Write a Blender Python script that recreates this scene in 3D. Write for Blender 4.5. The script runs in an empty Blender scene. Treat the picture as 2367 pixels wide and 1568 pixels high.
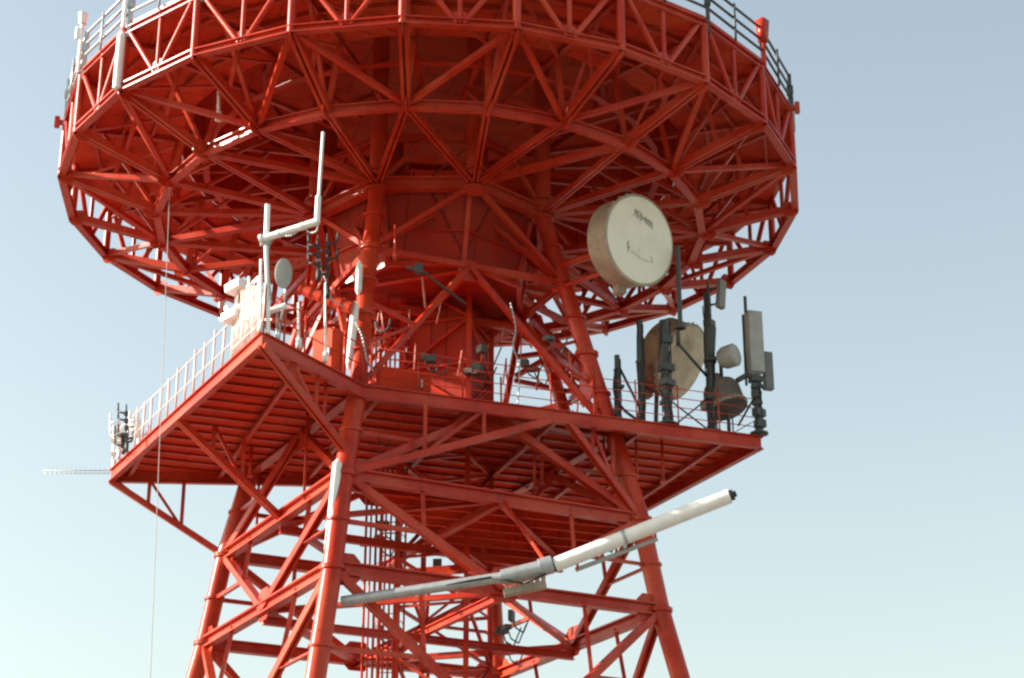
import bpy, math, random
from math import sin, cos, pi, radians as RAD
from mathutils import Vector as V, Matrix
random.seed(7)
S = bpy.context.scene
COL = S.collection

# ------------------------------------------------------------------ camera
CZ = 1.7                                   # eye height above the ground
FPX, PITCH = 4350.0, 0.382                 # focal length in px of a 2367 px wide picture
cam_d = bpy.data.cameras.new("camera")
cam = bpy.data.objects.new("camera", cam_d); COL.objects.link(cam)
cam.location = (0, 0, CZ)
cam.rotation_euler = (pi/2 + PITCH, 0, 0)
cam_d.sensor_width = 36
cam_d.lens = 36*FPX/2367.0
cam_d.clip_start = .1; cam_d.clip_end = 6000
S.camera = cam
S.render.resolution_x, S.render.resolution_y = 1024, 678

# ------------------------------------------------------------------ sky, sun, exposure
SUN_AZ, SUN_EL = RAD(-91), RAD(25)         # azimuth measured from the viewing-back direction, to the left
sv = V((sin(SUN_AZ)*cos(SUN_EL), -cos(SUN_AZ)*cos(SUN_EL), sin(SUN_EL)))
w = bpy.data.worlds.new("World"); S.world = w; w.use_nodes = True
nt = w.node_tree; bg = nt.nodes['Background']
sky = nt.nodes.new('ShaderNodeTexSky'); sky.sky_type = 'NISHITA'
sky.sun_disc = False; sky.sun_elevation = SUN_EL
sky.sun_rotation = math.atan2(sv.x, sv.y)
sky.air_density = 1.4; sky.dust_density = 1.6; sky.ozone_density = .6
hs = nt.nodes.new('ShaderNodeHueSaturation'); hs.inputs['Saturation'].default_value = .70
tint = nt.nodes.new('ShaderNodeMix'); tint.data_type = 'RGBA'; tint.blend_type = 'MULTIPLY'; tint.inputs[0].default_value = 1
tint.inputs[7].default_value = (.96, .962, .90, 1)        # white balance of the sky
nt.links.new(sky.outputs[0], hs.inputs['Color']); nt.links.new(hs.outputs[0], tint.inputs[6]); nt.links.new(tint.outputs[2], bg.inputs[0])
bg.inputs[1].default_value = .097
sd = bpy.data.lights.new("sun", 'SUN'); sd.energy = 5.0; sd.angle = RAD(.5); sd.color = (1, .93, .84)
sun = bpy.data.objects.new("sun", sd); COL.objects.link(sun)
sun.rotation_euler = sv.to_track_quat('Z', 'Y').to_euler()
S.view_settings.view_transform = 'Standard'; S.view_settings.look = 'None'
S.view_settings.exposure = 1.35; S.view_settings.gamma = 1
S.render.engine = 'CYCLES'
S.cycles.max_bounces = 7
S.cycles.filter_width = 2.4

# ------------------------------------------------------------------ materials
def mat(name, col, rough=.45, metal=0, var=.25, scale=3.0, bump=.02, dark=(.2, .2, .2), streak=0, spec=.5, patch=0, seam=0):
    m = bpy.data.materials.new(name); m.use_nodes = True
    n = m.node_tree.nodes; l = m.node_tree.links; b = n['Principled BSDF']
    tc = n.new('ShaderNodeTexCoord')
    nz = n.new('ShaderNodeTexNoise'); nz.inputs['Scale'].default_value = scale; nz.inputs['Detail'].default_value = 7
    l.new(tc.outputs['Object'], nz.inputs['Vector'])
    mp = n.new('ShaderNodeMapRange'); mp.inputs['From Min'].default_value = .42; mp.inputs['From Max'].default_value = .72
    l.new(nz.outputs['Fac'], mp.inputs['Value'])
    mx = n.new('ShaderNodeMix'); mx.data_type = 'RGBA'
    mx.inputs[6].default_value = (*col, 1)
    mx.inputs[7].default_value = (col[0]*(1-var)+dark[0]*var*.3, col[1]*(1-var)+dark[1]*var*.3, col[2]*(1-var)+dark[2]*var*.3, 1)
    l.new(mp.outputs[0], mx.inputs[0])
    out = mx.outputs[2]
    if streak:
        mpg = n.new('ShaderNodeMapping'); mpg.inputs['Scale'].default_value = (9, 9, .9)
        l.new(tc.outputs['Object'], mpg.inputs[0])
        n2 = n.new('ShaderNodeTexNoise'); n2.inputs['Scale'].default_value = 1.3; n2.inputs['Detail'].default_value = 5
        l.new(mpg.outputs[0], n2.inputs['Vector'])
        m2 = n.new('ShaderNodeMapRange'); m2.inputs['From Min'].default_value = .56; m2.inputs['From Max'].default_value = .74
        m2.inputs['To Max'].default_value = streak
        l.new(n2.outputs['Fac'], m2.inputs['Value'])
        x2 = n.new('ShaderNodeMix'); x2.data_type = 'RGBA'
        l.new(m2.outputs[0], x2.inputs[0]); l.new(out, x2.inputs[6]); x2.inputs[7].default_value = (.10, .035, .02, 1)
        out = x2.outputs[2]
    if patch:                                   # areas repainted or chalked at different times
        n3 = n.new('ShaderNodeTexNoise'); n3.inputs['Scale'].default_value = .55; n3.inputs['Detail'].default_value = 3
        l.new(tc.outputs['Object'], n3.inputs['Vector'])
        m3 = n.new('ShaderNodeMapRange'); m3.inputs['From Min'].default_value = .46; m3.inputs['From Max'].default_value = .56; m3.inputs['To Max'].default_value = patch
        l.new(n3.outputs['Fac'], m3.inputs['Value'])
        x3 = n.new('ShaderNodeMix'); x3.data_type = 'RGBA'; l.new(m3.outputs[0], x3.inputs[0]); l.new(out, x3.inputs[6])
        x3.inputs[7].default_value = (min(col[0]*1.12, 1), col[1]*2.2+.01, col[2]*2.5+.01, 1); out = x3.outputs[2]
        n4 = n.new('ShaderNodeTexNoise'); n4.inputs['Scale'].default_value = 11; n4.inputs['Detail'].default_value = 8
        l.new(tc.outputs['Object'], n4.inputs['Vector'])
        m4 = n.new('ShaderNodeMapRange'); m4.inputs['From Min'].default_value = .63; m4.inputs['From Max'].default_value = .68; m4.inputs['To Max'].default_value = .75
        l.new(n4.outputs['Fac'], m4.inputs['Value'])
        x4 = n.new('ShaderNodeMix'); x4.data_type = 'RGBA'; l.new(m4.outputs[0], x4.inputs[0]); l.new(out, x4.inputs[6])
        x4.inputs[7].default_value = (.13, .035, .015, 1); out = x4.outputs[2]
    if seam:
        mg = n.new('ShaderNodeMapping'); mg.inputs['Rotation'].default_value = (0, 0, RAD(-20)); l.new(tc.outputs['Object'], mg.inputs[0])
        br = n.new('ShaderNodeTexBrick'); br.inputs['Scale'].default_value = 1.0; br.inputs['Mortar Size'].default_value = .018
        br.inputs['Brick Width'].default_value = 1.8; br.inputs['Row Height'].default_value = .9
        br.inputs['Color1'].default_value = (1, 1, 1, 1); br.inputs['Color2'].default_value = (.88, .88, .9, 1); br.inputs['Mortar'].default_value = (.5, .48, .48, 1)
        l.new(mg.outputs[0], br.inputs['Vector'])
        x5 = n.new('ShaderNodeMix'); x5.data_type = 'RGBA'; x5.blend_type = 'MULTIPLY'; x5.inputs[0].default_value = 1
        l.new(out, x5.inputs[6]); l.new(br.outputs['Color'], x5.inputs[7]); out = x5.outputs[2]
    l.new(out, b.inputs['Base Color'])
    rr = n.new('ShaderNodeMapRange'); rr.inputs['To Min'].default_value = rough-.08; rr.inputs['To Max'].default_value = rough+.15
    l.new(nz.outputs['Fac'], rr.inputs['Value']); l.new(rr.outputs[0], b.inputs['Roughness'])
    b.inputs['Metallic'].default_value = metal
    b.inputs['Specular IOR Level'].default_value = spec
    if bump:
        bp = n.new('ShaderNodeBump'); bp.inputs['Strength'].default_value = .35; bp.inputs['Distance'].default_value = bump
        l.new(nz.outputs['Fac'], bp.inputs['Height']); l.new(bp.outputs[0], b.inputs['Normal'])
    return m
RED = mat('red_paint', (.46, .029, .009), .28, spec=.24, patch=.55, var=.28, streak=.55, dark=(.3, .02, .01))
REDP = mat('red_deck_paint', (.62, .042, .011), .6, spec=.15, patch=.45, seam=1, var=.35, scale=1.1, streak=.5, dark=(.3, .02, .01))
DKR = mat('oxide_red_cladding', (.36, .022, .008), .6, spec=.15, patch=.3, seam=1, streak=.6)
WHT = mat('white_paint', (.80, .79, .75), .35, var=.12, scale=5)
CRM = mat('cream_radome', (.80, .78, .64), .6, var=.08, scale=2.0, dark=(.3, .28, .2), streak=.12)
TAN = mat('tan_shroud', (.36, .31, .235), .6, var=.3, scale=2.5, dark=(.2, .15, .1), streak=.35)
GREY = mat('grey_panel', (.36, .36, .33), .55, var=.25, scale=4)
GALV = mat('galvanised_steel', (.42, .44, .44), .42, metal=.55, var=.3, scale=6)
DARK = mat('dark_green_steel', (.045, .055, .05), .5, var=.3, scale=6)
BLK = mat('black_rubber', (.02, .02, .022), .55, var=.2)
INK = mat('ink', (.13, .13, .13), .7, var=.5, scale=9, bump=0, dark=(.8, .8, .7))
CONC = mat('concrete', (.32, .31, .29), .85, var=.3, scale=2)
GRND = mat('ground_gravel', (.20, .185, .155), .95, var=.5, scale=.4, bump=.1)

# ------------------------------------------------------------------ mesh helpers
class MB:
    def __init__(s): s.v = []; s.f = []; s.sm = []
    def add(s, vs, fs, smooth=False):
        o = len(s.v); s.v += [tuple(v) for v in vs]
        for i, f in enumerate(fs):
            s.f.append([o+k for k in f]); s.sm.append(smooth if isinstance(smooth, bool) else smooth[i])
        return s
    def sweep(s, p, q, prof, up=None, smooth=False, roll=0, prof2=None):
        p, q = V(p), V(q); d = (q-p).normalized()
        up = V(up) if up else V((0, 0, 1))
        if abs(d.dot(up.normalized())) > .97: up = V((0, 1, 0)) if abs(d.y) < .9 else V((1, 0, 0))
        x = d.cross(up).normalized(); y = x.cross(d).normalized()
        n = len(prof); vs = []
        for P, pr in ((p, prof), (q, prof2 or prof)):
            for a, b in pr:
                vs.append(P + x*(a*cos(roll)-b*sin(roll)) + y*(a*sin(roll)+b*cos(roll)))
        fs = [[i, (i+1) % n, n+(i+1) % n, n+i] for i in range(n)]
        fl = [smooth]*n
        fs += [list(range(n))[::-1], list(range(n, 2*n))]; fl += [False, False]
        return s.add(vs, fs, fl)
    def box(s, p, q, w_, h_, **k):
        a, b = w_/2, h_/2; return s.sweep(p, q, [(-a, -b), (a, -b), (a, b), (-a, b)], **k)
    def tube(s, p, q, r, r2=None, n=12):
        pr = [(r*cos(2*pi*i/n), r*sin(2*pi*i/n)) for i in range(n)]
        p2 = None if r2 is None else [(r2*cos(2*pi*i/n), r2*sin(2*pi*i/n)) for i in range(n)]
        return s.sweep(p, q, pr, smooth=True, prof2=p2)
    def ibeam(s, p, q, w_, h_, t=None, **k):
        t = t or w_*.14; a, b, c = w_/2, h_/2, t/2; t2 = t*1.1
        pr = [(-a, -b), (a, -b), (a, -b+t2), (c, -b+t2), (c, b-t2), (a, b-t2), (a, b), (-a, b), (-a, b-t2), (-c, b-t2), (-c, -b+t2), (-a, -b+t2)]
        return s.sweep(p, q, pr, **k)
    def dchan(s, p, q, w_, h_, **k):           # two channels back to back, a groove down the middle
        a, b, g, t = w_/2, h_/2, w_*.14, w_*.16
        pr = [(-a, -b), (-g, -b), (-g, b-t), (g, b-t), (g, -b), (a, -b), (a, b), (-a, b)]
        return s.sweep(p, q, pr, **k)
    def angle(s, p, q, w_, t=None, **k):
        t = t or w_*.16; a = w_/2
        pr = [(-a, -a), (a, -a), (a, -a+t), (-a+t, -a+t), (-a+t, a), (-a, a)]
        return s.sweep(p, q, pr, **k)
    def path(s, pts, r, n=8):
        for a, b in zip(pts[:-1], pts[1:]): s.tube(a, b, r, n=n)
        return s
    def poly(s, pts, z0, z1):
        n = len(pts); vs = [(x, y, z0) for x, y in pts]+[(x, y, z1) for x, y in pts]
        fs = [[i, (i+1) % n, n+(i+1) % n, n+i] for i in range(n)]+[list(range(n))[::-1], list(range(n, 2*n))]
        return s.add(vs, fs)
    def lathe(s, c, ax, prof, n=40, up=None):   # prof: (distance along the axis, radius)
        c, ax = V(c), V(ax).normalized(); u = V(up) if up else V((0, 0, 1))
        x = ax.cross(u).normalized(); y = x.cross(ax)
        vs = []; fs = []
        for (a, r) in prof:
            for i in range(n): vs.append(c+ax*a+x*(r*cos(2*pi*i/n))+y*(r*sin(2*pi*i/n)))
        for j in range(len(prof)-1):
            for i in range(n): fs.append([j*n+i, j*n+(i+1) % n, (j+1)*n+(i+1) % n, (j+1)*n+i])
        fs.append(list(range(n))[::-1]); fs.append([(len(prof)-1)*n+i for i in range(n)])
        return s.add(vs, fs, [True]*(len(fs)-2)+[False, False])
    def cuboid(s, c, sx, sy, sz, rz=0, M=None):
        vs = []
        R = M or Matrix.Rotation(rz, 3, 'Z')
        for k in range(8):
            vs.append(V(c)+R @ V(((k & 1)*sx-sx/2, (k >> 1 & 1)*sy-sy/2, (k >> 2)*sz-sz/2)))
        return s.add(vs, [[0, 2, 3, 1], [4, 5, 7, 6], [0, 1, 5, 4], [2, 6, 7, 3], [0, 4, 6, 2], [1, 3, 7, 5]])
    def build(s, name, m, parent=None, bev=0):
        me = bpy.data.meshes.new(name)
        me.from_pydata(s.v, [], s.f); me.materials.append(m)
        for p, f in zip(me.polygons, s.sm): p.use_smooth = f
        me.validate(); me.update()
        import bmesh
        b = bmesh.new(); b.from_mesh(me); bmesh.ops.recalc_face_normals(b, faces=b.faces)
        for e in b.edges:
            if len(e.link_faces) == 2 and e.calc_face_angle(0) > .7: e.smooth = False
        b.to_mesh(me); b.free()
        o = bpy.data.objects.new(name, me); COL.objects.link(o)
        if parent is not None:
            o.parent = parent
            o.matrix_parent_inverse = PM[parent.name] if parent.name in PM else Matrix()
        if bev:
            md = o.modifiers.new('bevel', 'BEVEL'); md.width = bev; md.segments = 2; md.limit_method = 'ANGLE'
        return o
PM = {}
def thing(name, loc, label, cat, group=None):
    o = bpy.data.objects.new(name, None); COL.objects.link(o); o.location = loc
    o.empty_display_size = .3
    PM[o.name] = Matrix.Translation(V(loc)).inverted()
    o['label'] = label; o['category'] = cat
    if group: o['group'] = group
    return o
def tag(o, label, cat, group=None):
    o['label'] = label; o['category'] = cat
    if group: o['group'] = group
    return o
def at(px, py, z=None, y=None):                # point of the survey: sight line cut at a height or a distance
    d = V(((px-1183.5)/FPX, cos(PITCH)-sin(PITCH)*(784-py)/FPX, sin(PITCH)+cos(PITCH)*(784-py)/FPX))
    t = (z-CZ)/d.z if z is not None else y/d.y
    return V((0, 0, CZ))+d*t

# ------------------------------------------------------------------ ground
g = MB(); g.poly([(-3000, -3000), (3000, -3000), (3000, 3000), (-3000, 3000)], -.5, 0)
go = g.build('ground', GRND); go['kind'] = 'structure'

# ------------------------------------------------------------------ tower geometry
X0, Y0 = -2.214, 46.965
def lerp_tab(tab, z):
    for (a, va), (b, vb) in zip(tab[:-1], tab[1:]):
        if z <= b: return va+(vb-va)*(z-a)/(b-a)
    return tab[-1][1]
RT = [(0, 9.4), (12.69, 6.12), (15.02, 5.68), (17.35, 5.02), (23.7, 3.25), (30, 3.25)]
AT = [(0, -18), (17.35, -17), (23.7, -23), (30, -23)]
def leg(k, z, s=1):
    a = RAD(lerp_tab(AT, z)+90*k); r = lerp_tab(RT, z)*s
    return V((X0+r*sin(a), Y0-r*cos(a), z))
def ringp(k, r, z, ph=-.027, n=24):
    a = ph+2*pi*k/n; return V((X0+r*sin(a), Y0-r*cos(a), z))
ZB = 24.347                                  # bottom chord of the rim
ZT = ZB+1.571
ZI = ZB-.751                                 # inner ring
ZC = 23.68                                   # core octagon
def core(k, z=ZC, r=3.3): return ringp(k, r, z, RAD(-23), 8)

T = thing('lattice_tower', (X0, Y0, 0), 'red painted steel lattice telecom tower with round deck and square platform', 'tower')

# legs
LV = [0, 4.6, 8.9, 12.69, 15.02, 17.35, 19.55, 21.6, ZC]
for k in range(4):
    m = MB()
    for a, b in zip(LV[:-1], LV[1:]):
        m.tube(leg(k, a), leg(k, b), .235 if a < 17 else .215, n=18)
        if a > 0:
            m.tube(leg(k, a)-V((0, 0, .05)), leg(k, a)+V((0, 0, .05)), .30, n=18)
            m.tube(leg(k, (a+b)/2)-V((0, 0, .03)), leg(k, (a+b)/2)+V((0, 0, .03)), .285, n=18)
    m.build('leg', RED, T)
    f = MB(); c = leg(k, 0); f.cuboid((c.x, c.y, .25), 1.5, 1.5, .5, RAD(-18)); f.cuboid((c.x, c.y, .535), .9, .9, .07, RAD(-18))
    f.build('footing', CONC, T)

def gus(m, c, n, s=.5, t=.03):                  # gusset plate standing in the plane with normal n
    n = V(n).normalized(); x = n.cross(V((0, 0, 1))).normalized()
    M = Matrix((x, n, V((0, 0, 1)))).transposed()
    pts = [(-.5, -.28), (-.28, -.5), (.28, -.5), (.5, -.28), (.5, .28), (.28, .5), (-.28, .5), (-.5, .28)]
    vs = [V(c)+M @ V((a*s, d, b*s)) for d in (-t/2, t/2) for a, b in pts]
    m.add(vs, [[i, (i+1) % 8, 8+(i+1) % 8, 8+i] for i in range(8)]+[list(range(8))[::-1], list(range(8, 16))])

# girts and bracing on the four faces
for i, z in enumerate(LV[1:-1]):
    if z == 19.55: continue
    for k in range(4):
        a, b = leg(k, z), leg(k+1, z)
        m = MB()
        if z < 18: m.ibeam(a, b, .26, .30)
        else: m.dchan(a, b, .15, .15)
        m.build('girt', RED, T)
for i, (z0, z1) in enumerate(zip(LV[:-1], LV[1:])):
    up = z0 >= 15
    for k in range(4):
        a0, b0, a1, b1 = leg(k, z0), leg(k+1, z0), leg(k, z1), leg(k+1, z1)
        m0, m1 = (a0+b0)/2, (a1+b1)/2
        nrm = (b0-a0).cross(V((0, 0, 1)))
        m = MB()
        if z0 < 15:                               # V down to the middle of the lower girt
            m.dchan(a1, m0, .20, .18); m.dchan(b1, m0, .20, .18)
            gus(m, m0+V((0, 0, .1)), nrm, .8)
            q = (a1+m0)/2; m.angle(q, (a0+a1)/2, .10); m.angle(q, a1.lerp(b1, .25), .10)
            q = (b1+m0)/2; m.angle(q, (b0+b1)/2, .10); m.angle(q, b1.lerp(a1, .25), .10)
        elif z0 < 17:                             # A up to the middle
            m.dchan(a0, m1, .20, .18); m.dchan(b0, m1, .20, .18); gus(m, m1-V((0, 0, .1)), nrm, .8)
            q = (a0+m1)/2; m.angle(q, (a0+a1)/2, .10); q = (b0+m1)/2; m.angle(q, (b0+b1)/2, .10)
        else:
            continue
        gus(m, a0+(b0-a0).normalized()*.3, nrm, .75); gus(m, b0+(a0-b0).normalized()*.3, nrm, .75)
        m.build('face_brace', RED, T)
    # plan bracing
    if z0 > 5 and z0 not in (17.35, 19.55):
        m = MB(); ms = [(leg(k, z0)+leg(k+1, z0))/2 for k in range(4)]
        for k in range(4): m.angle(ms[k]+V((0, 0, -.05)), ms[(k+1) % 4]+V((0, 0, -.05)), .16)
        m.ibeam(ms[0]-V((0, 0, .12)), ms[2]-V((0, 0, .12)), .16, .2); m.ibeam(ms[1]-V((0, 0, .3)), ms[3]-V((0, 0, .3)), .16, .2)
        m.build('plan_brace', RED, T)

for k in range(4):                              # tall upper panels, platform to core ring
    a0, b0, a1, b1 = leg(k, 17.35), leg(k+1, 17.35), leg(k, 21.6), leg(k+1, 21.6); nrm = (b0-a0).cross(V((0, 0, 1)))
    m1 = (a1+b1)/2; m = MB(); m.dchan(a0, m1, .15, .13); m.dchan(b0, m1, .15, .13); gus(m, m1-V((0, 0, .12)), nrm, .6)
    for (p_, q_) in ((a0, m1), (b0, m1)):
        e_ = a1 if p_ is a0 else b1; s_ = p_
        m.angle(p_.lerp(q_, .5), s_.lerp(e_, .62), .09); m.angle(p_.lerp(q_, .5), s_.lerp(e_, .30), .08)
    m.build('face_brace', RED, T)
    m = MB(); n1 = (leg(k, ZC)+leg(k+1, ZC))/2; m.dchan(a1, n1, .13, .12); m.dchan(b1, n1, .13, .12); m.build('face_brace', RED, T)
# slanting stay on the right rear face with the fan of struts from the right leg
p0, p1 = at(1238, 735, y=50.2), at(1352, 1012, y=49.6)
m = MB(); m.tube(core(4), p0, .15, n=14); m.tube(p0, V((p1.x, p1.y, 17.39)), .19, n=16); m.build('inclined_stay', RED, T)
hub = leg(1, 18.75)
for (px_, py_, w_) in ((1236, 742, .17), (1270, 810, .19), (1312, 905, .14), (1322, 925, .2), (1262, 850, .09)):
    q_ = at(px_, py_, y=50.05); m = MB(); m.dchan(hub, q_, w_, w_); m.build('fan_strut', RED, T)
for (a_, b_) in (((1270, 815), (1190, 826)), ((1275, 822), (1192, 870)), ((1312, 905), (1190, 880)), ((1322, 930), (1198, 960)), ((1270, 815), (1176, 760))):
    m = MB(); m.box(at(*a_, y=50.0), at(*b_, y=50.4), .15, .12); m.build('fan_strut', RED, T)
m = MB(); gus(m, hub-V((.25, -.2, 0)), (hub-p0).cross(V((0, 0, 1))), 1.0); m.build('gusset_plate', RED, T)
m = MB(); gus(m, at(1270, 815, y=50.0), (1, 1, 0), .8); m.build('gusset_plate', RED, T)

# inner lift shaft of angle steel, with ladder
m = MB(); h = .95
sc = [V((X0+.45, Y0+.9, 0))+Matrix.Rotation(RAD(-18), 3, 'Z') @ V((a*h, b*h, 0)) for a, b in ((-1, -1), (1, -1), (1, 1), (-1, 1))]
for c in sc: m.angle(c, c+V((0, 0, 26)), .14)
zz = .3; fl = 0
while zz < 25.5:
    for i in range(4):
        a, b = sc[i], sc[(i+1) % 4]; z1 = V((0, 0, zz)); z2 = V((0, 0, zz+1.3))
        m.angle(a+z1, b+z1, .08)
        if (i+fl) % 2: m.angle(a+z1, b+z2, .08)
        else: m.angle(b+z1, a+z2, .08)
    zz += 1.3; fl += 1
m.build('shaft_frame', RED, T)
m = MB(); la = V((X0-.9, Y0-.2, 0))
for s_ in (-.22, .22): m.box(la+V((s_, 0, .2)), la+V((s_, 0, 25.8)), .05, .03)
for i in range(84): m.tube(la+V((-.22, 0, .4+i*.3)), la+V((.22, 0, .4+i*.3)), .014, n=6)
for i in range(30):
    z = 3+i*.75; pts = [la+V((.36*cos(t), -.36-.36*sin(t)+.30, z)) for t in [pi*j/8 for j in range(-1, 10)]]
    m.path(pts, .012, 5)
m.build('ladder', RED, T)
m = MB()
for i in range(9):
    x = X0-1.6+i*.13; rr = random.choice((.028, .035, .045))
    m.tube((x, Y0+.5+random.uniform(-.1, .1), .3), (x, Y0+.5+random.uniform(-.1, .1), 25.9), rr, n=8)
for i in range(17): m.box((X0-1.75, Y0+.58, 1.5+i*1.5), (X0-.4, Y0+.58, 1.5+i*1.5), .05, .06)
m.build('feeder_cable_run', RED, T)

# ------------------------------------------------------------------ core octagon and its columns
m = MB()
for k in range(8):
    m.ibeam(core(k), core(k+1), .30, .34)
m.build('core_ring_beam', RED, T)
for k in range(8):
    m = MB(); m.lathe(core(k, ZC-.22), (0, 0, 1), [(0, .42), (.03, .42)], 8); m.build('node_plate', RED, T)
    c = MB(); c.tube(core(k, ZC-.25), core(k, 33), .22, n=18)
    for z in (ZC-.2, ZC+.35, 26.4): c.tube(core(k, z), core(k, z+.07), .32, n=18)
    c.build('deck_column', RED, T)
m = MB()
for k in range(8):
    m.ibeam(core(k, ZC+1.35), core(k+1, ZC+1.35), .18, .2)
    m.dchan(core(k, ZC), (core(k, ZC+1.35)+core(k+1, ZC+1.35))/2, .12, .1)
    m.dchan(core(k+1, ZC), (core(k, ZC+1.35)+core(k+1, ZC+1.35))/2, .12, .1)
    m.angle(core(k, ZC-.05), core(k+3, ZC-.05), .15)
m.build('core_bracing', RED, T)
for k in range(8):                              # raking struts from the core ring back to the legs
    if k % 2:
        m = MB(); a = core(k)
        m.dchan(a, leg(k//2, 21.6), .13, .12); m.dchan(a, leg(k//2+1, 21.6), .13, .12); m.build('raking_strut', RED, T)

m = MB(); m.poly([tuple(core(k, r=3.1).xy) for k in range(8)], ZC+.24, ZC+.30)
m.build('core_floor', REDP, T)
# hung plant room under the core ring, and the clad lift shaft below it
m = MB()
def octa(z, rr): return [core(k, z, rr) for k in range(8)]
lo_, hi_ = octa(21.75, 2.55), octa(ZC+.22, 3.0)
m.add(lo_+hi_, [[i, (i+1) % 8, 8+(i+1) % 8, 8+i] for i in range(8)]+[list(range(8))[::-1], list(range(8, 16))])
m.build('plant_room', DKR, T)
for k in range(8):
    m = MB(); m.box(core(k, 21.72, 2.58), core(k, ZC-.2, 2.95), .12, .10); m.build('plant_room_rib', RED, T)
    m = MB(); m.box(core(k, 21.70, 2.60), core(k+1, 21.70, 2.60), .12, .14); m.build('plant_room_rib', RED, T)
    m = MB(); m.angle(core(k, 22.6, 2.78), core(k+1, 22.6, 2.78), .08); m.build('plant_room_rib', RED, T)
m = MB(); cc_ = V((X0+.45, Y0+.9, 0)); m.cuboid(cc_+V((0, 0, 19.72)), 1.72, 1.72, 4.0, RAD(-18)); m.build('shaft_cladding', DKR, T)
for k in range(4):
    m = MB(); m.ibeam(core(k, ZC+.10-.012*k), core(k+4, ZC+.10-.012*k), .18, .22)
    m.build('core_floor_beam', RED, T)
# ------------------------------------------------------------------ round deck
D = MB()
def annulus(mb, r0, r1, z0, z1, n=24):
    for k in range(n):
        a, b, c, d = ringp(k, r0, z0, n=n), ringp(k+1, r0, z0, n=n), ringp(k+1, r1, z0, n=n), ringp(k, r1, z0, n=n)
        up = V((0, 0, z1-z0))
        mb.add([a, b, c, d, a+up, b+up, c+up, d+up], [[0, 1, 2, 3], [4, 7, 6, 5], [0, 4, 5, 1], [3, 2, 6, 7]])
annulus(D, 7.0, 9.93, ZT-.12, ZT-.06)
deck = D.build('round_deck', REDP, T)
PM[deck.name] = Matrix()
def sub(mb, name, m, parent=deck):
    o = mb.build(name, m); o.parent = parent; o.matrix_parent_inverse = parent.matrix_world.inverted() if False else Matrix.Translation(V((0, 0, 0)))
    return o
m = MB(); annulus(m, .05, 6.98, ZT+2.3, ZT+2.38)
for k in range(24):
    a, b = ringp(k, 6.99, ZT-.06), ringp(k+1, 6.99, ZT-.06); up = V((0, 0, 2.44))
    o_ = (a-V((X0, Y0, a.z))).normalized()*-.04
    m.add([a, b, b+up, a+up, a+o_, b+o_, b+up+o_, a+up+o_], [[0, 1, 2, 3], [4, 7, 6, 5], [0, 4, 5, 1], [3, 2, 6, 7]])
sub(m, 'machine_room_shell', REDP)
m = MB()
for k in range(24):
    for r, w_, h_ in ((9.3, .08, .08),): m.ibeam(ringp(k, r, ZT-.2), ringp(k+1, r, ZT-.2), w_, h_)
sub(m, 'floor_joist', RED)
for r, w_, h_, z_ in ((8.5, .08, .10, ZT-.2), (7.75, .08, .08, ZT-.2), (5.9, .12, .16, ZT+2.2), (4.8, .12, .16, ZT+2.2)):
    m = MB()
    for k in range(24): m.ibeam(ringp(k, r, z_), ringp(k+1, r, z_), w_, h_)
    sub(m, 'floor_joist', RED)
# cable tray and lamps under the deck
m = MB()
for k in range(24): m.box(ringp(k, 6.3, ZT-.5), ringp(k+1, 6.3, ZT-.5), .18, .05)
sub(m, 'cable_tray', RED)
for k in range(24):
    m = MB(); O, I, Tp = ringp(k, 10, ZB), ringp(k, 7.437, ZI, -.041), ringp(k, 10, ZT)
    m.dchan(O, I, .22, .20)
    m.ibeam(ringp(k, 9.9, ZT-.20), ringp(k, 3.4, ZT-.20), .12, .14)
    m.angle(I, ringp(k, 7.0, ZT-.2), .14)
    m.angle(I, ringp(k, 9.0, ZT-.25), .10); m.angle(ringp(k, 8.7, ZB-.38), ringp(k, 8.4, ZT-.25), .10)
    gus(m, I+(O-I).normalized()*.12, (O-I).cross(V((0, 0, 1))), .5); gus(m, O-(O-I).normalized()*.15, (O-I).cross(V((0, 0, 1))), .45)
    sub(m, 'radial_truss', RED)
    m = MB(); m.lathe(I-V((0, 0, .15)), (0, 0, 1), [(0, .27), (.025, .27)], 8)
    for b_ in range(6): a_ = b_*pi/3+.3; q_ = I+V((.19*cos(a_), .19*sin(a_), -.15)); m.tube(q_-V((0, 0, .03)), q_, .026, n=6)
    sub(m, 'node_plate', RED)
for k in range(24):
    m = MB(); O, O1, I, I1 = ringp(k, 10, ZB), ringp(k+1, 10, ZB), ringp(k, 7.437, ZI, -.041), ringp(k+1, 7.437, ZI, -.041)
    if k % 2 == 0: m.box(O1, I, .13, .12)
    else: m.box(O, I1, .13, .12)
    m.angle(ringp(k, 9.9, ZT-.35), ringp(k+1, 7.1, ZT-.35), .1)
    sub(m, 'floor_diagonal', RED)
for k in range(24):
    m = MB(); O, O1, P_, P1 = ringp(k, 10, ZB), ringp(k+1, 10, ZB), ringp(k, 10, ZT), ringp(k+1, 10, ZT)
    m.ibeam(O, O1, .20, .20)
    sub(m, 'bottom_chord', RED)
    m = MB(); m.ibeam(P_, P1, .18, .20); m.box(P_+V((0, 0, .16)), P1+V((0, 0, .16)), .04, .16); sub(m, 'top_chord', RED)
    m = MB(); m.tube(O-V((0, 0, .1)), P_, .10); sub(m, 'rim_post', RED)
    m = MB(); bm_, tm = (O+O1)/2, (P_+P1)/2
    m.tube(P_.lerp(P1, .05), bm_.lerp(O, .06), .07); m.tube(P1.lerp(P_, .05), bm_.lerp(O1, .06), .07)
    m.tube(tm, bm_, .06); gus(m, bm_+V((0, 0, .12)), bm_-V((X0, Y0, bm_.z)), .38)
    sub(m, 'rim_bracing', RED)
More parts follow.
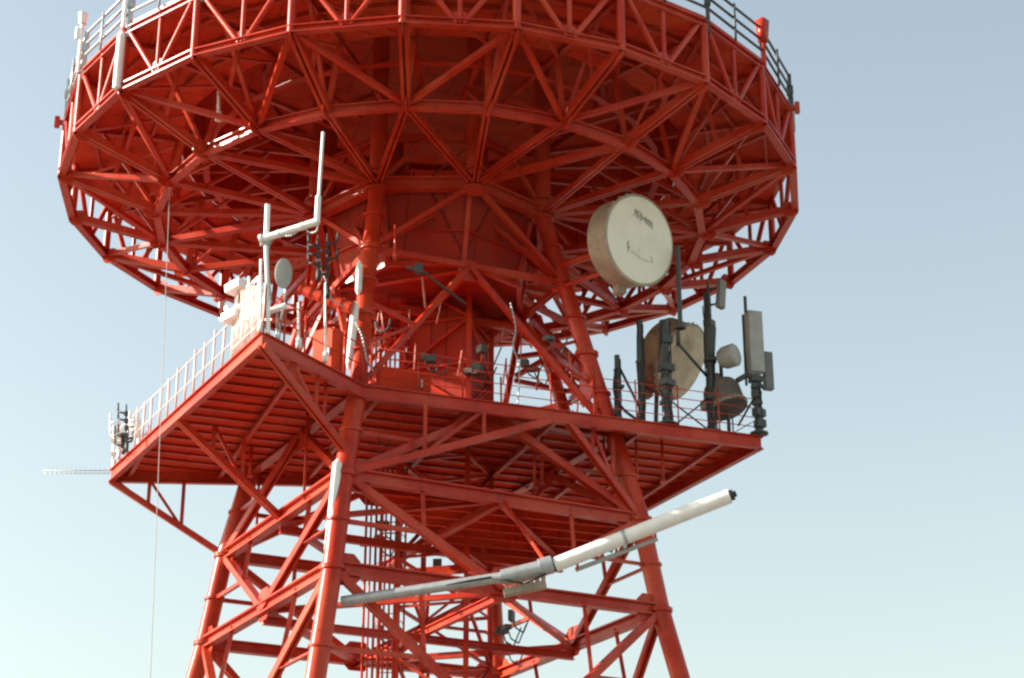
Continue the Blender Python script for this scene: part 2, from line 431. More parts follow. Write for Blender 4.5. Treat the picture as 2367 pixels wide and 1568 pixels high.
for k in range(24):
    m = MB(); m.ibeam(ringp(k, 7.437, ZI, -.041), ringp(k+1, 7.437, ZI, -.041), .20, .24); sub(m, 'inner_ring_chord', RED)
def adiff(a, b): return abs((a-b+pi) % (2*pi)-pi)
for k in range(24):                             # struts from the inner ring to the core nodes
    a = -.041+2*pi*k/24; m = MB(); I = ringp(k, 7.437, ZI, -.041)
    for j in range(8):
        if adiff(a, RAD(-23)+2*pi*j/8) < RAD(31): m.dchan(I, core(j), .17, .16)
    m.angle(I, ringp(k, 4.6, ZT-.3), .12)
    sub(m, 'bracket_strut', RED)
# railing on the deck rim, sunlit half coloured pale and shaded half dark
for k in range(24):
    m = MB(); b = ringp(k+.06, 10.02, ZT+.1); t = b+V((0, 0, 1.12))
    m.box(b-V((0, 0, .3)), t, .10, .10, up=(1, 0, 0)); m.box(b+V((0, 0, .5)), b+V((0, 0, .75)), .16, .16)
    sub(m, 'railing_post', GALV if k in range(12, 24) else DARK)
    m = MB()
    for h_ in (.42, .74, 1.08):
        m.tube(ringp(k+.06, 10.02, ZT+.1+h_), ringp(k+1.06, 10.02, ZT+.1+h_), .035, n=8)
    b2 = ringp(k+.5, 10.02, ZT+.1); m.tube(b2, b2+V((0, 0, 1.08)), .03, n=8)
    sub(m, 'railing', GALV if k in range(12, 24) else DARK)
# toe plate on the sunny half, and small outriggers at the widest points
for k, ln in ((-5, .24), (4.9, .24)):
    a, b = ringp(k, 10.0, ZT-.05), ringp(k, 10.0+ln, ZT-.05)
    m = MB(); m.box(a, b, .10, .12); m.box(b-V((0, 0, .16)), b+V((0, 0, .16)), .12, .12); sub(m, 'outrigger', RED)

# ------------------------------------------------------------------ square platform
ZP = 17.35
L, N, P, Q, RB, MM = [at(*q, z=ZP) for q in ((258, 1088), (607, 770), (838, 892), (1758, 1010), (1480, 1162), (770, 1098))]
BK = leg(2, ZP)*1.0; BK = V((BK.x-.3, BK.y+.3, ZP))
outline = [(p.x, p.y) for p in (L, N, P, Q, RB, BK, MM)]
m = MB(); m.poly(outline, ZP-.02, ZP+.04)
plat = m.build('square_platform', REDP, T); PM[plat.name] = Matrix()
def subp(mb, name, m_): return sub(mb, name, m_, plat)
for a, b in ((L, N), (N, P), (P, Q), (Q, RB), (RB, BK), (BK, MM), (MM, L)):
    m = MB(); m.ibeam(a-V((0, 0, .16)), b-V((0, 0, .16)), .16, .34); subp(m, 'edge_beam', RED)
def clip(poly, p0, d):                          # parameter spans of the line inside the polygon
    ts = []
    for i in range(len(poly)):
        a, b = V(poly[i]), V(poly[(i+1) % len(poly)]); e = b-a
        den = d.x*e.y-d.y*e.x
        if abs(den) < 1e-9: continue
        s_ = ((a.x-p0.x)*e.y-(a.y-p0.y)*e.x)/den; u = ((a.x-p0.x)*d.y-(a.y-p0.y)*d.x)/den
        if 0 <= u < 1: ts.append(s_)
    ts.sort(); return list(zip(ts[::2], ts[1::2]))
jd = V((cos(RAD(20)), sin(RAD(20)))); jn = V((-jd.y, jd.x)); c0 = V((X0, Y0))
def joists(poly, z, sp, w_, h_, d, n_, span=14):
    out = []
    k = -span
    while k < span:
        for a, b in clip(poly, c0+n_*k, d):
            if b-a > .3:
                p_, q_ = c0+n_*k+d*(a+.08), c0+n_*k+d*(b-.08)
                m = MB(); m.ibeam((p_.x, p_.y, z), (q_.x, q_.y, z), w_, h_); out.append(m)
        k += sp
    return out
for m in joists(outline, ZP-.055, .62, .07, .06, jd, jn): subp(m, 'floor_joist', RED)
for m in joists(outline, ZP-.15, 2.3, .11, .11, jn, jd): subp(m, 'cross_beam', RED)
# brackets below the platform
nodes = []
for a, b in ((N, leg(0, 15.6)), (L, leg(3, 15.02)), (L.lerp(N, .5), (leg(3, 15.02)+leg(0, 15.02))/2), (P.lerp(Q, .5), leg(1, 15.02)), (P.lerp(Q, .45), leg(0, 15.02))):
    a = a-V((0, 0, .3))
    m = MB(); m.dchan(a, b, .18, .16); subp(m, 'bracket', RED)
    for t in (.33, .62):
        m = MB(); q = a.lerp(b, t); m.angle(q, V((q.x, q.y, ZP-.3)), .09)
        q2 = a.lerp(b, t-.28); m.angle(q, V((q2.x, q2.y, ZP-.3)), .08); subp(m, 'bracket_tie', RED)
# railings of the platform
def railing(a, b, n, hgt, mm, rails=(.5, 1), jit=0, r=.022):
    for i in range(n+1):
        p = a.lerp(b, i/n); m = MB(); hh = hgt*(1+random.uniform(-jit, jit))
        m.tube(p, p+V((random.uniform(-.03, .03), 0, hh)), r, n=8); subp(m, 'railing_post', mm)
    m = MB()
    for h_ in rails: m.tube(a+V((0, 0, h_*hgt*.92)), b+V((0, 0, h_*hgt*.92)), r*.6, n=6)
    subp(m, 'rail', mm)
PALE = mat('sunlit_pink_paint', (.74, .55, .50), .35, var=.2)  # sun highlights on the left railing painted in as pale pink
railing(L, N, 17, 1.15, PALE, (.45, 1), .12, .026)
railing(N, P, 5, 1.1, RED, (.5, 1), .05, .026)
railing(P.lerp(Q, .02), Q, 9, 1.1, RED, (.25, .5, .75, 1), 0, .02)
railing(Q, RB, 5, 1.1, DARK, (.5, 1), 0, .02)

m = MB(); ga = N.lerp(L, .02); gb = N.lerp(L, .17)
for i in range(15):
    p = ga.lerp(gb, i/14); m.tube(p, p+V((0, 0, random.uniform(1.3, 1.75))), .022, n=6)
for h_ in (.3, .8, 1.25): m.tube(ga+V((0, 0, h_)), gb+V((0, 0, h_)), .02, n=6)
for i in range(5):
    m.tube(ga.lerp(gb, i/5)+V((0, 0, .1)), ga.lerp(gb, (i+1)/5)+V((0, 0, 1.2)), .012, n=5); m.tube(ga.lerp(gb, (i+1)/5)+V((0, 0, .1)), ga.lerp(gb, i/5)+V((0, 0, 1.2)), .012, n=5)
subp(m, 'guard_panel', PALE)
for (x_, y0_, y1_) in ((711, 955, 1150), (754, 870, 975), (581, 1037, 1100), (600, 1090, 1228), (1530, 1022, 1114), (1470, 1020, 1100), (1235, 1010, 1130), (1252, 1010, 1120), (1395, 1010, 1090)):
    p = at(x_, y0_, z=ZP-.1); q = at(x_, y1_, y=p.y); m = MB(); m.tube(V((p.x, p.y, ZP-.05)), V((p.x, p.y, q.z)), .035, n=8); m.cuboid((p.x, p.y, q.z), .14, .14, .06)
    subp(m, 'hanger_rod', RED)

# lower service floor, front and right of the tower
ZF = 15.02
lo = [leg(0, ZF), leg(1, ZF), leg(2, ZF), (leg(0, ZF)+leg(2, ZF))/2]
lo2 = [(p.x, p.y) for p in lo]
m = MB(); m.poly(lo2, ZF+.10, ZF+.16)
for mm_ in joists(lo2, ZF+.02, .7, .10, .16, jd, jn): m.add(mm_.v, mm_.f)
m.build('service_floor', REDP, T)

# ------------------------------------------------------------------ white tubes standing in for sun glints along the front leg
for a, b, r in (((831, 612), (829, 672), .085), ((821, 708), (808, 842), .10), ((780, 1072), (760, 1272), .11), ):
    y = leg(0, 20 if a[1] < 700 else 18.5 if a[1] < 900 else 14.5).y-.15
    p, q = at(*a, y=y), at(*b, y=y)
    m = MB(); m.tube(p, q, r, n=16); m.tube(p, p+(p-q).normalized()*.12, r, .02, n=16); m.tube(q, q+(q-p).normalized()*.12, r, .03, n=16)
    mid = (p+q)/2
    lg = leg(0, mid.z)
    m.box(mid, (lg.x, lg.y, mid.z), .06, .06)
    m.build('leg_glint', WHT, T)

# ------------------------------------------------------------------ things on the tower
def pole(px, py0, py1, y, r, label, group='dark mounting poles on the right of the platform', mm=DARK, bits=0, lean=0):
    top, bot = at(px, py0, y=y), at(px, py1, y=y); bot.x = top.x+lean; bot.z = max(bot.z, ZP+.04) if py1 > 900 else bot.z
    t = thing('mounting_pole', tuple(bot), label, 'pole', group)
    m = MB(); m.tube(bot, top, r, n=12); m.tube(bot, bot+V((0, 0, .04)), r*2.4, n=12); m.build('shaft', mm, t)
    if bits:
        for i in range(max(2, bits//2)):
            m = MB()
            c = bot.lerp(top, (i+.5+random.uniform(-.4, .4))/max(2, bits//2))
            m.cuboid(c+V((random.uniform(-.05, .05), -.02, 0)), r*random.uniform(2.0, 3.2), r*random.uniform(1.8, 2.6), random.uniform(.06, .22), random.uniform(0, 1))
            m.build('clamp', mm, t)
        for j in range(3):
            m = MB(); pts = []; a0 = random.uniform(0, 6); nn = 12; e_ = random.uniform(.75, 1)
            for i in range(nn+1):
                a_ = a0+random.uniform(-.7, .7); q = bot.lerp(top, i/nn*e_); pts.append(q+V((cos(a_)*r*1.3, -abs(sin(a_))*r*1.3, 0)))
            m.path(pts, .016, 6); m.build('cable', BLK, t)
    return t, bot, top
def drum(cpix, y, rad, depth, axis, label, text=None, face=CRM, shroud=TAN, mount=None, pw=0):
    c = at(*cpix, y=y); ax = V(axis).normalized()
    t = thing('drum_dish_antenna', tuple(c), label, 'antenna', None)
    m = MB(); m.lathe(c, ax, [(-depth*1.0, .12), (-depth*1.0, rad*.45), (-depth*.86, rad*.86), (-depth*.72, rad*.985), (-.05, rad*.985)], 56); m.build('shroud', shroud, t)
    m = MB(); m.lathe(c, ax, [(-.05, rad*.9), (-.05, rad*1.03), (.01, rad*1.03), (.015, rad*.985), (.0, rad*.985)], 56)
    nn = 28
    u = ax.cross(V((0, 0, 1))).normalized(); v = u.cross(ax)
    for i in range(nn):
        a = 2*pi*i/nn; p = c-ax*.05+(u*cos(a)+v*sin(a))*rad*1.02
        m.cuboid(p, .05, .05, .07, a)
    m.build('rim', TAN, t)
    m = MB(); m.lathe(c, ax, [(.0, rad*.98), (.03, rad*.97), (.05, rad*.8), (.055, rad*.4), (.056, .02)], 56); m.build('radome', face, t)
    m = MB(); b = c-ax*depth; m.lathe(b, -ax, [(0, rad*.35), (.15, rad*.3), (.25, .12)], 24)
    m.build('back_mount', TAN, t)
    m = MB(); m.cuboid(c-ax*depth*.6-v*(rad+.06), .25, .3, .26, .4); m.build('feed_box', TAN, t)
    return t, c, ax, u, v

# 1 the large drum dish by the core
ax1 = V((.64, -.75, -.14)); Yd = 43.5
pd = at(1478, 555, y=Yd)
t, c, ax, u, v = drum((1478, 555), Yd, 1.16, 1.0, ax1, 'large cream drum dish antenna with faded dark lettering on its face')
# faded lettering: stroke marks, illegible in the photograph
up_ = v; rt = -u if u.x < 0 else u
m = MB()
def stroke(x, y_, w_, h_, sl=0):
    p = c+ax*.0575+rt*x+up_*y_
    e = .004
    a = rt*(w_/2); b = up_*(h_/2)+rt*sl
    vs = [p-a-b, p+a-b, p+a+b, p-a+b]; m.add(vs+[q+ax*e for q in vs], [[3, 2, 1, 0], [4, 5, 6, 7], [0, 1, 5, 4], [1, 2, 6, 5], [2, 3, 7, 6], [3, 0, 4, 7]])
x = -.28; base = .66
for i, (hh, sl) in enumerate(((.28, .03), (.24, -.03), (.26, .03), (.30, 0), (.12, .03), (.34, 0), (.2, .02), (.10, 0), (.12, 0), (.22, 0), (.24, -.02), (.22, .03), (.2, 0), (.26, .03), (.24, -.03), (.26, .0))):
    stroke(x, base-i*.012, .016, hh*.8, sl); x += .042
for i in (0, 1, 5, 10, 12): stroke(-.26+i*.042, base+.04-i*.012, .05, .02)
stroke(-.42, -.30, .035, .26, -.02); stroke(-.38, -.32, .05, .02); 
x = -.28
for i in range(13): stroke(x, -.40-.18*sin(i/13*2.2)*.6, .022, random.uniform(.02, .05), .01); x += .055
stroke(.42, -.42, .018, .14, -.05)
m.build('lettering', INK, t)
m = MB(); lg = leg(1, 22.6); bb = c-ax*1.0
m.tube(bb, (lg.x, lg.y, bb.z), .09); m.tube(bb+V((0, 0, -.6)), (lg.x, lg.y, bb.z-.6), .06); m.tube(bb+V((0, 0, -.75)), bb+V((0, 0, .7)), .07)
m.build('support_arm', RED, t)

# 2 the second drum, facing away to the right, low on the platform
Y2 = 47.0
t, c2, ax2_, u2, v2 = drum((1575, 838), Y2, 1.06, .95, (.74, -.42, -.50), 'weathered tan drum dish tilted behind dark poles above platform', face=mat('stained_cream', (.62, .52, .36), .65, var=.45, scale=2.2, dark=(.4, .2, .08), streak=.5), shroud=mat('rusty_brown_shroud', (.24, .15, .085), .7, var=.6, scale=3, dark=(.02, .02, .02), streak=.6))
m = MB(); m.tube(c2-ax2_*.8, c2-ax2_*.8+V((-.1, .2, -2.2)), .06); m.build('support_arm', DARK, t)

# poles on the right side
pole(1479, 742, 1000, 45.2, .075, 'thin dark pole left of the tilted tan drum dish', bits=4)
t, b_, tp = pole(1534, 742, 1000, 44.9, .12, 'thickest dark pole crossing the front of the tilted tan drum dish', bits=9)
pole(1566, 570, 760, 44.0, .062, 'tall dark green pole rising beside the large cream drum dish', bits=0)
t, b_, tp = pole(1634, 678, 1000, 46.0, .10, 'dark pole with a swollen clamp right of the tilted tan drum dish', bits=6)
m = MB(); m.tube(at(1641, 758, y=46), at(1641, 850, y=46), .17, .12); m.build('clamp_sleeve', DARK, t)
pole(1426, 822, 1000, 45.3, .07, 'short dark pole standing against the right tower leg', bits=4)
pole(1722, 686, 860, 46.0, .045, 'thin dark pole beside the tall grey panel antenna')
t, b_, tp = pole(1748, 868, 1008, 45.6, .10, 'dark cable wrapped pole at the right tip of the platform', bits=14)
m = MB(); m.path([at(1748, 872, y=45.6), at(1725, 868, y=45.6), at(1704, 880, y=45.5)], .07); m.path([at(1748, 880, y=45.6), at(1768, 900, y=45.6)], .05)
m.build('bent_arm', DARK, t)
def brace(a, b, ya, yb, r, label, name='brace_rod', cat='rod', mm=DARK, group='thin braces between the platform poles'):
    m = MB(); m.tube(at(*a, y=ya), at(*b, y=yb), r, n=8); o = m.build(name, mm); tag(o, label, cat, group)
brace((1566, 745), (1568, 800), 44, 44.3, .055, 'dark rod joining the pole beside the large dish to its lower brace')
brace((1568, 795), (1632, 868), 44.3, 46, .04, 'dark rod slanting across the tan drum dish to the clamped pole')
brace((1432, 850), (1482, 950), 45.3, 45.2, .035, 'dark rod slanting down from the short pole by the tower leg')
brace((1548, 925), (1632, 990), 45, 46, .022, 'thin rod slanting down right under the tan drum dish')
brace((1632, 925), (1545, 995), 46, 45, .022, 'thin rod slanting down left under the tan drum dish')
brace((1752, 905), (1706, 985), 45.6, 45.9, .03, 'dark rod leaning left from the pole at the platform tip')
def arcpath(pts, r, label, mm=BLK, cat='cable', name='hanging_cable', group='loose cables hanging on the tower'):
    sm = []
    for i in range(len(pts)-1):
        p0 = pts[max(i-1, 0)]; p1 = pts[i]; p2 = pts[i+1]; p3 = pts[min(i+2, len(pts)-1)]
        for j in range(6):
            t = j/6; sm.append(.5*((2*p1)+(p2-p0)*t+(2*p0-5*p1+4*p2-p3)*t*t+(3*p1-p0-3*p2+p3)*t**3))
    sm.append(pts[-1]); m = MB(); m.path(sm, r, 7); o = m.build(name, mm); tag(o, label, cat, group)
arcpath([at(1424, 850, y=45.2), at(1420, 905, y=45.2), at(1440, 945, y=45.2), at(1475, 972, y=45.1)], .04, 'black cable curving from the short pole down to the platform')

# panel antennas and small units on the right
def panel(px0, py0, px1, py1, y, dep, label, mm=GREY, rz=.3, tilt=0):
    a = at((px0+px1)/2, (py0+py1)/2, y=y); w_ = (at(px1, py0, y=y)-at(px0, py0, y=y)).length; h_ = (at(px0, py0, y=y)-at(px0, py1, y=y)).length
    t = thing('panel_antenna', tuple(a), label, 'antenna', 'grey panel antennas on the poles')
    m = MB(); M = Matrix.Rotation(rz, 3, 'Z') @ Matrix.Rotation(tilt, 3, 'Y'); m.cuboid(a, w_, dep, h_, M=M); m.build('housing', mm, t, bev=.03)
    m = MB()
    for s_ in (-.3, .3):
        p = a+M @ V((0, dep/2, s_*h_)); m.tube(p, p+M @ V((-.1, .28, 0)), .03); m.cuboid(p, .14, .08, .08, rz)
    p = a+M @ V((-.1, dep/2+.28, 0)); m.tube(p-V((0, 0, h_*.62)), p+V((0, 0, h_*.55)), .035)
    m.build('bracket', DARK, t)
    return t
panel(1727, 722, 1762, 862, 45.9, .3, 'tall pale grey panel antenna beside thin pole at the right', GREY)
panel(1764, 815, 1786, 902, 46.2, .2, 'darker short panel antenna right of the tall pale one', mat('dark_grey_panel', (.16, .17, .16), .6))
t = panel(1656, 648, 1677, 714, 45.6, .16, 'grey slanted plate antenna high near the far deck truss', mat('olive_grey', (.20, .20, .17), .6), rz=.7, tilt=.12)
# horn on an arm
hc = at(1684, 825, y=45.7); t = thing('horn_antenna', tuple(hc), 'squat grey horn antenna on a short arm off the clamped pole', 'antenna')
m = MB(); m.lathe(hc+V((.16, -.1, .02)), (.8, -.5, .1), [(-.46, .12), (-.44, .22), (-.30, .30), (.0, .31), (.05, .27), (.07, .1)], 20); m.build('horn', GREY, t)
m = MB(); m.tube(hc+V((-.55, .1, -.02)), hc+V((-.1, .05, 0)), .05); m.build('arm', DARK, t)
# grey drum at the platform corner
t, c3, a3, u3, v3 = drum((1684, 945), 46.2, .50, .85, (.25, -.25, -.93), 'small dark grey drum unit behind the railing at platform corner', face=mat('soot_grey', (.10, .10, .09), .7, var=.5), shroud=mat('weathered_grey', (.17, .14, .12), .7, var=.5, scale=5, streak=.6))
m = MB(); m.tube(c3-a3*.5, c3-a3*.5+V((0, .1, 1.0)), .05); m.tube(c3+V((0, .1, -.1)), V((c3.x, c3.y+.1, ZP)), .05); m.build('support_arm', DARK, t)

# ------------------------------------------------------------------ left: boom antenna on the corner of the platform
YN = N.y+.05
b0 = V((N.x+.12, YN, ZP)); t = thing('boom_antenna', tuple(b0), 'white boom antenna with tall thin rod on the left platform corner', 'antenna')
m = MB(); m.tube(b0, at(615, 560, y=YN), .05, n=12); m.tube(at(615, 565, y=YN), at(619, 474, y=YN), .062, n=12)
m.build('mast', WHT, t)
m = MB(); a, b = at(607, 553, y=YN-.06), at(735, 512, y=YN-.5); m.tube(a, b, .085, n=14); m.tube(a-(b-a).normalized()*.06, a, .12, n=14)
for s_ in (.3, .72): q = a.lerp(b, s_); m.tube(q-(b-a)*.01, q+(b-a)*.01, .097, n=14)
m.build('boom', WHT, t)
m = MB(); r0 = at(733, 516, y=YN-.5); m.tube(r0, at(736, 455, y=YN-.5), .065, n=12); m.tube(at(736, 470, y=YN-.5), at(747, 306, y=YN-.5), .035, n=10); m.build('rod', WHT, t)
m = MB(); m.cuboid(at(613, 556, y=YN), .2, .2, .22, .3); m.build('clamp', GALV, t)
arcpath([at(735, 515, y=YN-.5), at(732, 534, y=YN-.5), at(716, 538, y=YN-.4), at(700, 528, y=YN-.35), at(672, 545, y=YN-.3), at(640, 546, y=YN-.2), at(622, 570, y=YN), at(620, 620, y=YN), at(627, 700, y=YN)], .022, 'pale cable looping along and below the white boom antenna', GALV)

# whip / dipole rods at the left corner
def whip(px, py0, py1, y, r, label, mm=WHT, elems=0, group='whip antennas along the left platform edge'):
    a, b = at(px, py0, y=y), at(px, py1, y=y)
    if py1 > 770: b.z = max(b.z, ZP)
    t = thing('whip_antenna', tuple(b), label, 'antenna', group)
    m = MB(); m.tube(b, a, r, r*.7, n=8); m.tube(b, b+V((0, 0, .25)), r*1.8, n=8); m.build('rod', mm, t)
    if elems:
        m = MB()
        for i in range(elems):
            z = b.lerp(a, .35+.6*i/elems); s_ = random.choice((-1, 1))
            m.path([z, z+V((.22*s_, 0, .06)), z+V((.24*s_, 0, .30))], .028, 6); m.cuboid(z, .09, .09, .12)
        m.build('dipole', mm, t)
    return t
whip(603, 600, 768, YN, .045, 'thick white vertical rod at the left platform corner')
whip(576, 640, 770, N.y+1.0, .05, 'white vertical rod left of the corner rod')
whip(690, 700, 806, at(690, 806, z=ZP).y+.2, .04, 'short pale rod on the shaded edge right of the corner', WHT)
whip(752, 655, 838, at(752, 838, z=ZP).y, .035, 'slender pale rod midway along the shaded platform edge', WHT)
whip(736, 545, 650, YN+.4, .035, 'dark dipole rod hanging under the white boom end', BLK, 3, 'dark dipole antennas near the white boom')
whip(757, 540, 690, YN+.9, .03, 'dark dipole rod with branching elements right of the white boom', BLK, 5, 'dark dipole antennas near the white boom')
whip(505, 205, 280, 41.5, .045, 'pale rod standing high under the left side of the deck')
whip(913, 520, 600, 42.5, .03, 'thin red rod in front of the core right of the front leg', RED)
for px, h0, h1 in ((274, 960, 1062), (262, 985, 1085), (292, 935, 1045), (285, 1000, 1050), (320, 960, 1035)):
    y = at(px, h1, z=ZP).y
    whip(px, h0, h1, y, .028, {274: 'pale rod rising from the far left tip of the platform', 262: 'outermost thin rod at the left tip of the platform', 292: 'tallest dark rod of the cluster at the left platform tip', 285: 'short dark rod low in the cluster at the left platform tip', 320: 'forked pale rod just inside the left platform tip'}[px], DARK if px in (292, 285) else WHT, 4 if px != 262 else 2)
# pale grey plate antenna and its stem
pc = at(655, 632, y=YN+.5); t = thing('plate_antenna', tuple(pc), 'pale grey oval plate antenna on bent stem by the left corner', 'antenna')
m = MB(); m.lathe(pc, (.2, -1, 0), [(-.12, .05), (-.1, .17), (0, .2), (.02, .17), (.03, .02)], 24)
for i, v_ in enumerate(m.v): m.v[i] = (v_[0], v_[1], pc.z+(v_[2]-pc.z)*1.9)
m.build('plate', GREY, t)
m = MB(); m.path([pc+V((.05, .1, -.2)), at(660, 690, y=YN+.6), at(648, 750, y=YN+.6), V((at(645, 770, y=YN+.6).x, YN+.6, ZP))], .03); m.build('stem', GALV, t)
# short white arm
t = thing('white_sensor', tuple(at(642, 712, y=YN+.2)), 'short white cylinder unit on arm right of the corner rod', 'sensor')
m = MB(); m.tube(at(622, 720, y=YN+.2), at(662, 707, y=YN+.1), .075, n=12); m.tube(at(619, 722, y=YN+.2), at(622, 720, y=YN+.2), .1, n=12); m.build('housing', WHT, t)
m = MB(); m.path([at(640, 714, y=YN+.2), at(640, 760, y=YN+.3), V((at(640, 770, y=YN+.3).x, YN+.3, ZP))], .025); m.build('stem', GALV, t)
# floodlights
for (px, py), lab in (((547, 664), 'upper white floodlight box left of the platform corner'), ((539, 731), 'lower white floodlight box left of the platform corner')):
    c = at(px, py, y=N.y+1.6); t = thing('floodlight', tuple(c), lab, 'floodlight', 'white floodlights left of the platform corner')
    m = MB(); M = Matrix.Rotation(-.7, 3, 'Z') @ Matrix.Rotation(-.12, 3, 'Y'); m.cuboid(c, .50, .3, .22, M=M); m.build('housing', WHT, t, bev=.02)
    m = MB(); m.cuboid(c+M @ V((0, -.16, 0)), .44, .02, .16, M=M); m.build('lens', GALV, t)
    m = MB(); m.path([c+V((0, .1, 0)), c+V((0, .25, -.15)), V((c.x, c.y+.25, ZP))], .03); m.build('bracket', WHT, t)

# equipment on the platform between the corner and the front leg, and behind it
def cabinet(c, sx, sy, sz, rz, label, mm=REDP, door=True):
    t = thing('equipment_cabinet', tuple(c), label, 'cabinet', 'red equipment cabinets on the platform')
    m = MB(); m.cuboid(c+V((0, 0, sz/2)), sx, sy, sz, rz); m.build('body', mm, t, bev=.02)
    R = Matrix.Rotation(rz, 3, 'Z')
    m = MB(); m.cuboid(c+R @ V((0, -sy/2-.015, 0))+V((0, 0, sz/2)), sx*.86, .03, sz*.86, rz); m.cuboid(c+R @ V((-sx/2-.015, 0, 0))+V((0, 0, sz/2)), .03, sy*.8, sz*.8, rz)
    m.build('door', mm, t)
    m = MB(); m.cuboid(c+R @ V((sx*.32, -sy/2-.05, 0))+V((0, 0, sz/2)), .04, .05, .2, rz); m.build('handle', GALV, t)
cabinet(V((-4.35, 41.75, ZP+.04)), .62, .55, 1.25, -.5, 'tall sunlit red cabinet just left of the front leg')
cabinet(V((-2.75, 43.1, ZP+.04)), 1.4, .7, .72, .33, 'low wide sunlit red cabinet just right of the front leg')
cabinet(V((-5.9, 43.9, ZP+.04)), .6, .6, .9, -.3, 'small red cabinet behind the shaded platform edge')
cabinet(V((.2, 46.2, ZP+.04)), 1.0, .7, .9, .33, 'red cabinet in the middle of the platform behind the front railing')
# sloping red tank pipe
m = MB(); m.tube(at(696, 668, y=42.6), at(812, 712, y=42.2), .14, n=14)
for s_ in (0, .2, .4, .6, .8, 1): q = at(696, 668, y=42.6).lerp(at(812, 712, y=42.2), s_); m.tube(q, q+V((.03, 0, -.012)), .175, n=14)
m.build('cable_tray', RED, T)
# U loop cable and drips
arcpath([at(868, 738, y=42), at(872, 760, y=41.9), at(884, 767, y=41.8), at(898, 758, y=41.8), at(903, 738, y=41.9)], .03, 'black cable sagging in a U beside the front leg')
arcpath([at(739, 600, y=YN), at(742, 622, y=41), at(752, 645, y=41.2), at(765, 690, y=41.6), at(800, 712, y=42)], .02, 'pale thin cable from the dark dipole to the front leg', GALV)
arcpath([at(822, 745, y=41.2), at(838, 780, y=41.3), at(848, 830, y=41.5), at(862, 858, y=41.7)], .025, 'pale cable bowing out over the front leg', GALV)
arcpath([at(1180, 700, y=43), at(1192, 760, y=43.1), at(1186, 800, y=43.1), at(1200, 850, y=43.2), at(1196, 950, y=43.4)], .02, 'pale thin cable wandering down beside the lift shaft', GALV)
m = MB(); q = at(940, 618, y=42.3); m.box(q, at(975, 626, y=42.3), .06, .06); m.cuboid(at(968, 622, y=42.3), .2, .2, .22); m.box(at(975, 626, y=42.3), V((X0+1, 44.6, q.z)), .05, .05)
m.build('service_bracket', DARK, T)
# clutter of thin pale rods and dark fittings seen through the lattice
FADE = mat('faded_red_paint', (.62, .20, .14), .4, var=.2)
for i in range(34):
    m = MB(); a = random.uniform(0, 2*pi); r = random.uniform(1.2, 4.2); z = random.uniform(17.5, 20.5)
    p = V((X0+r*sin(a), Y0-r*cos(a), z)); m.tube(p, p+V((random.uniform(-.12, .12), 0, random.uniform(.3, .9))), random.uniform(.015, .03), n=6)
    m.build('pipe_stub', FADE, T)
for i in range(40):
    m = MB(); a = random.uniform(0, 2*pi); r = random.uniform(1.0, 4.6); z = random.choice((17.6, 17.8, 18.2, 19.4, 19.6, 15.3, 12.9))+random.uniform(-.15, .15)
    p = V((X0+r*sin(a), Y0-r*cos(a), z)); m.cuboid(p, random.uniform(.1, .3), random.uniform(.1, .3), random.uniform(.08, .35), a)
    m.path([p, p+V((.1, 0, -.3)), p+V((.3, .1, -.4)), p+V((.5, .1, .1))], .02, 6)
    m.build('junction_box', DARK, T)

# long vertical wire at the left, horizontal wire antenna
A_ = ringp(-4.02, 7.437, ZI-.1, -.041); B_ = at(355, 1380, y=A_.y); dd = (B_-A_)
m = MB(); m.tube(A_, A_+dd*((A_.z-.05)/-dd.z), .009, n=6)
tag(m.build('guy_wire', GREY), 'long thin vertical wire hanging from deck past the platform left edge', 'wire')
t = thing('wire_antenna', tuple(L), 'faint thin horizontal antenna boom pointing left off the platform tip', 'antenna')
m = MB(); e = at(100, 1088, y=L.y+.4); m.tube(L, e, .011, n=6); m.tube(L+V((0, 0, -.08)), e+V((0, 0, -.08)), .008, n=6); m.build('boom', GREY, t)
for i in range(14): m = MB(); q = L.lerp(e, (i+.6)/14.5); m.tube(q-V((0, .02, .1)), q+V((0, .02, .12)), .007, n=5); m.build('element', GREY, t)
# small red post on the deck rim at the right
b = ringp(4.05, 10.05, ZT); t = thing('beacon_post', tuple(b), 'small tapered red post above the right deck railing', 'post')
m = MB(); m.tube(b, b+V((0, 0, .75)), .06); m.build('stem', RED, t)
m = MB(); m.tube(b+V((0, 0, .75)), b+V((0, 0, 1.4)), .13, .19, n=4); m.build('head', RED, t)
# pale post units on the left rim
for k, lab in ((-4.03, 'pale forked lamp on the leftmost deck railing post'), (-3.0, 'white weather head on the railing above the bright rim post')):
    b = ringp(k, 10.1, ZT+.1); t = thing('rail_lamp', tuple(b), lab, 'lamp', 'pale lamps on the left deck railing')
    m = MB(); m.tube(b, b+V((0, 0, 1.5)), .05, n=10); m.build('stem', WHT, t)
    m = MB(); m.tube(b+V((0, 0, 1.45)), b+V((0, 0, 1.75)), .10, .13, n=10); m.tube(b+V((-.12, 0, 1.0)), b+V((-.12, 0, 1.35)), .05, n=8); m.box(b+V((-.14, 0, 1.05)), b+V((.05, 0, 1.05)), .04, .04); m.build('head', WHT, t)
m = MB(); b = ringp(-3, 10.12, ZB-.05); m.tube(b, b+V((0, 0, 1.45)), .11, n=16); m.tube(b+V((0, 0, 1.45)), b+V((0, 0, 1.6)), .11, .04, n=16)
sub(m, 'rim_glint', WHT)  # added white tube imitates the sun glint on this rim post

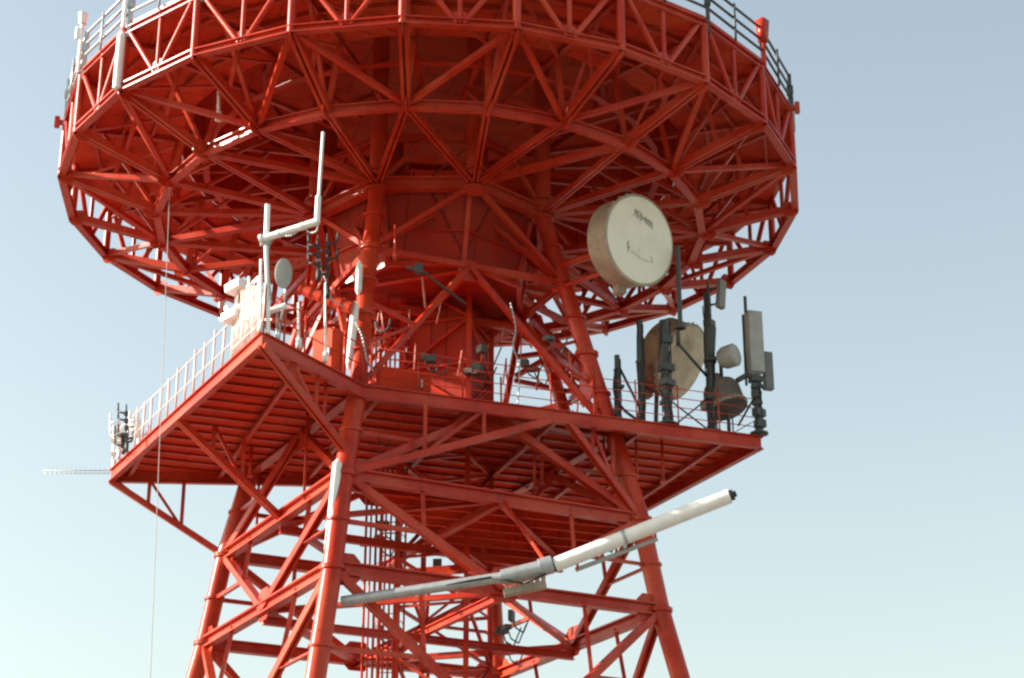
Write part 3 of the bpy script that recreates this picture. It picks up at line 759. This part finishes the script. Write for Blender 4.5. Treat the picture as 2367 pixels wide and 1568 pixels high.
# ------------------------------------------------------------------ the long white boom, lower right
YB = 40.4
t = thing('white_boom', tuple(at(1275, 1308, y=YB)), 'long thick white tube jutting up right from the lower tower face', 'boom')
a, b = at(1283, 1306, y=YB), at(1686, 1147, y=YB-.6)
m = MB(); m.tube(a, b, .165, n=28); m.build('tube', WHT, t)
m = MB(); d = (b-a).normalized(); m.tube(b, b+d*.10, .12, n=20); m.tube(a-d*.05, a, .15, n=20); m.tube(b+d*.1, b+d*.16, .07, n=12); m.build('end_cap', BLK, t)
m = MB(); c = at(1262, 1309, y=YB); m.tube(c-V((.14, 0, .04)), c+V((.14, 0, .04)), .20, n=24); m.build('collar', GALV, t)
s0 = leg(0, 13.3)
m = MB(); m.tube(at(1256, 1312, y=YB), at(1160, 1335, y=YB+.1), .17, n=24); m.tube(at(1160, 1335, y=YB+.1), V((s0.x+.2, s0.y-.1, at(1000, 1372, y=YB).z)), .12, n=18); m.build('arm', GALV, t)
gm = leg(0, 15.02).lerp(leg(1, 15.02), .52)
m = MB(); m.tube(c+V((0, .05, .1)), gm+V((0, -.1, -.1)), .045, n=10); m.build('stay', RED, t)
gm2 = leg(0, 12.69).lerp(leg(1, 12.69), .5); m = MB(); m.tube(c+V((.1, .05, -.1)), gm2, .06, n=10); m.build('stay', RED, t)
for i in range(1):
    q = a.lerp(b, .40); m = MB(); m.tube(q-d*.035, q+d*.035, .178, n=28); m.cuboid(q-V((0, 0, .2)), .07, .07, .1); m.build('band', GALV, t)
m = MB(); m.path([c-V((0, .1, .2)), c+V((-.5, -.1, -.42)), c+V((-1.2, 0, -.25)), c+V((-2.2, 0, -.42))], .025, 6); m.build('feed_cable', BLK, t)
m = MB(); m.tube(at(1330, 1318, y=YB+.1), at(1520, 1246, y=YB-.2), .05, n=10); m.build('lower_rail', GREY, t)
m = MB()
for i in range(5): q = at(1335+i*45, 1317-i*17, y=YB+.05); m.tube(q, q+V((0, 0, .25)), .03, n=8)
m.build('bracket', RED, t)
# rack of connectors below the collar
t = thing('cable_rack', tuple(at(1215, 1365, y=YB+.3)), 'tan rack of stubby connectors under the white boom collar', 'rack')
m = MB(); m.box(at(1165, 1372, y=YB+.3), at(1262, 1352, y=YB+.3), .3, .14); m.build('tray', TAN, t)
m = MB()
for i in range(7): q = at(1172+i*14, 1362-i*3, y=YB+.2); m.tube(q-V((0, 0, .08)), q+V((0, 0, .18)), .05, n=10)
m.build('connector', mat('peach_plastic', (.65, .38, .28), .5), t)
m = MB(); m.tube(at(1210, 1370, y=YB+.35), V(((leg(0, 12.69)+(leg(1, 12.69)-leg(0, 12.69))*.4).x, leg(0, 12.69).y+.6, 12.75)), .04); m.build('hanger', RED, t)
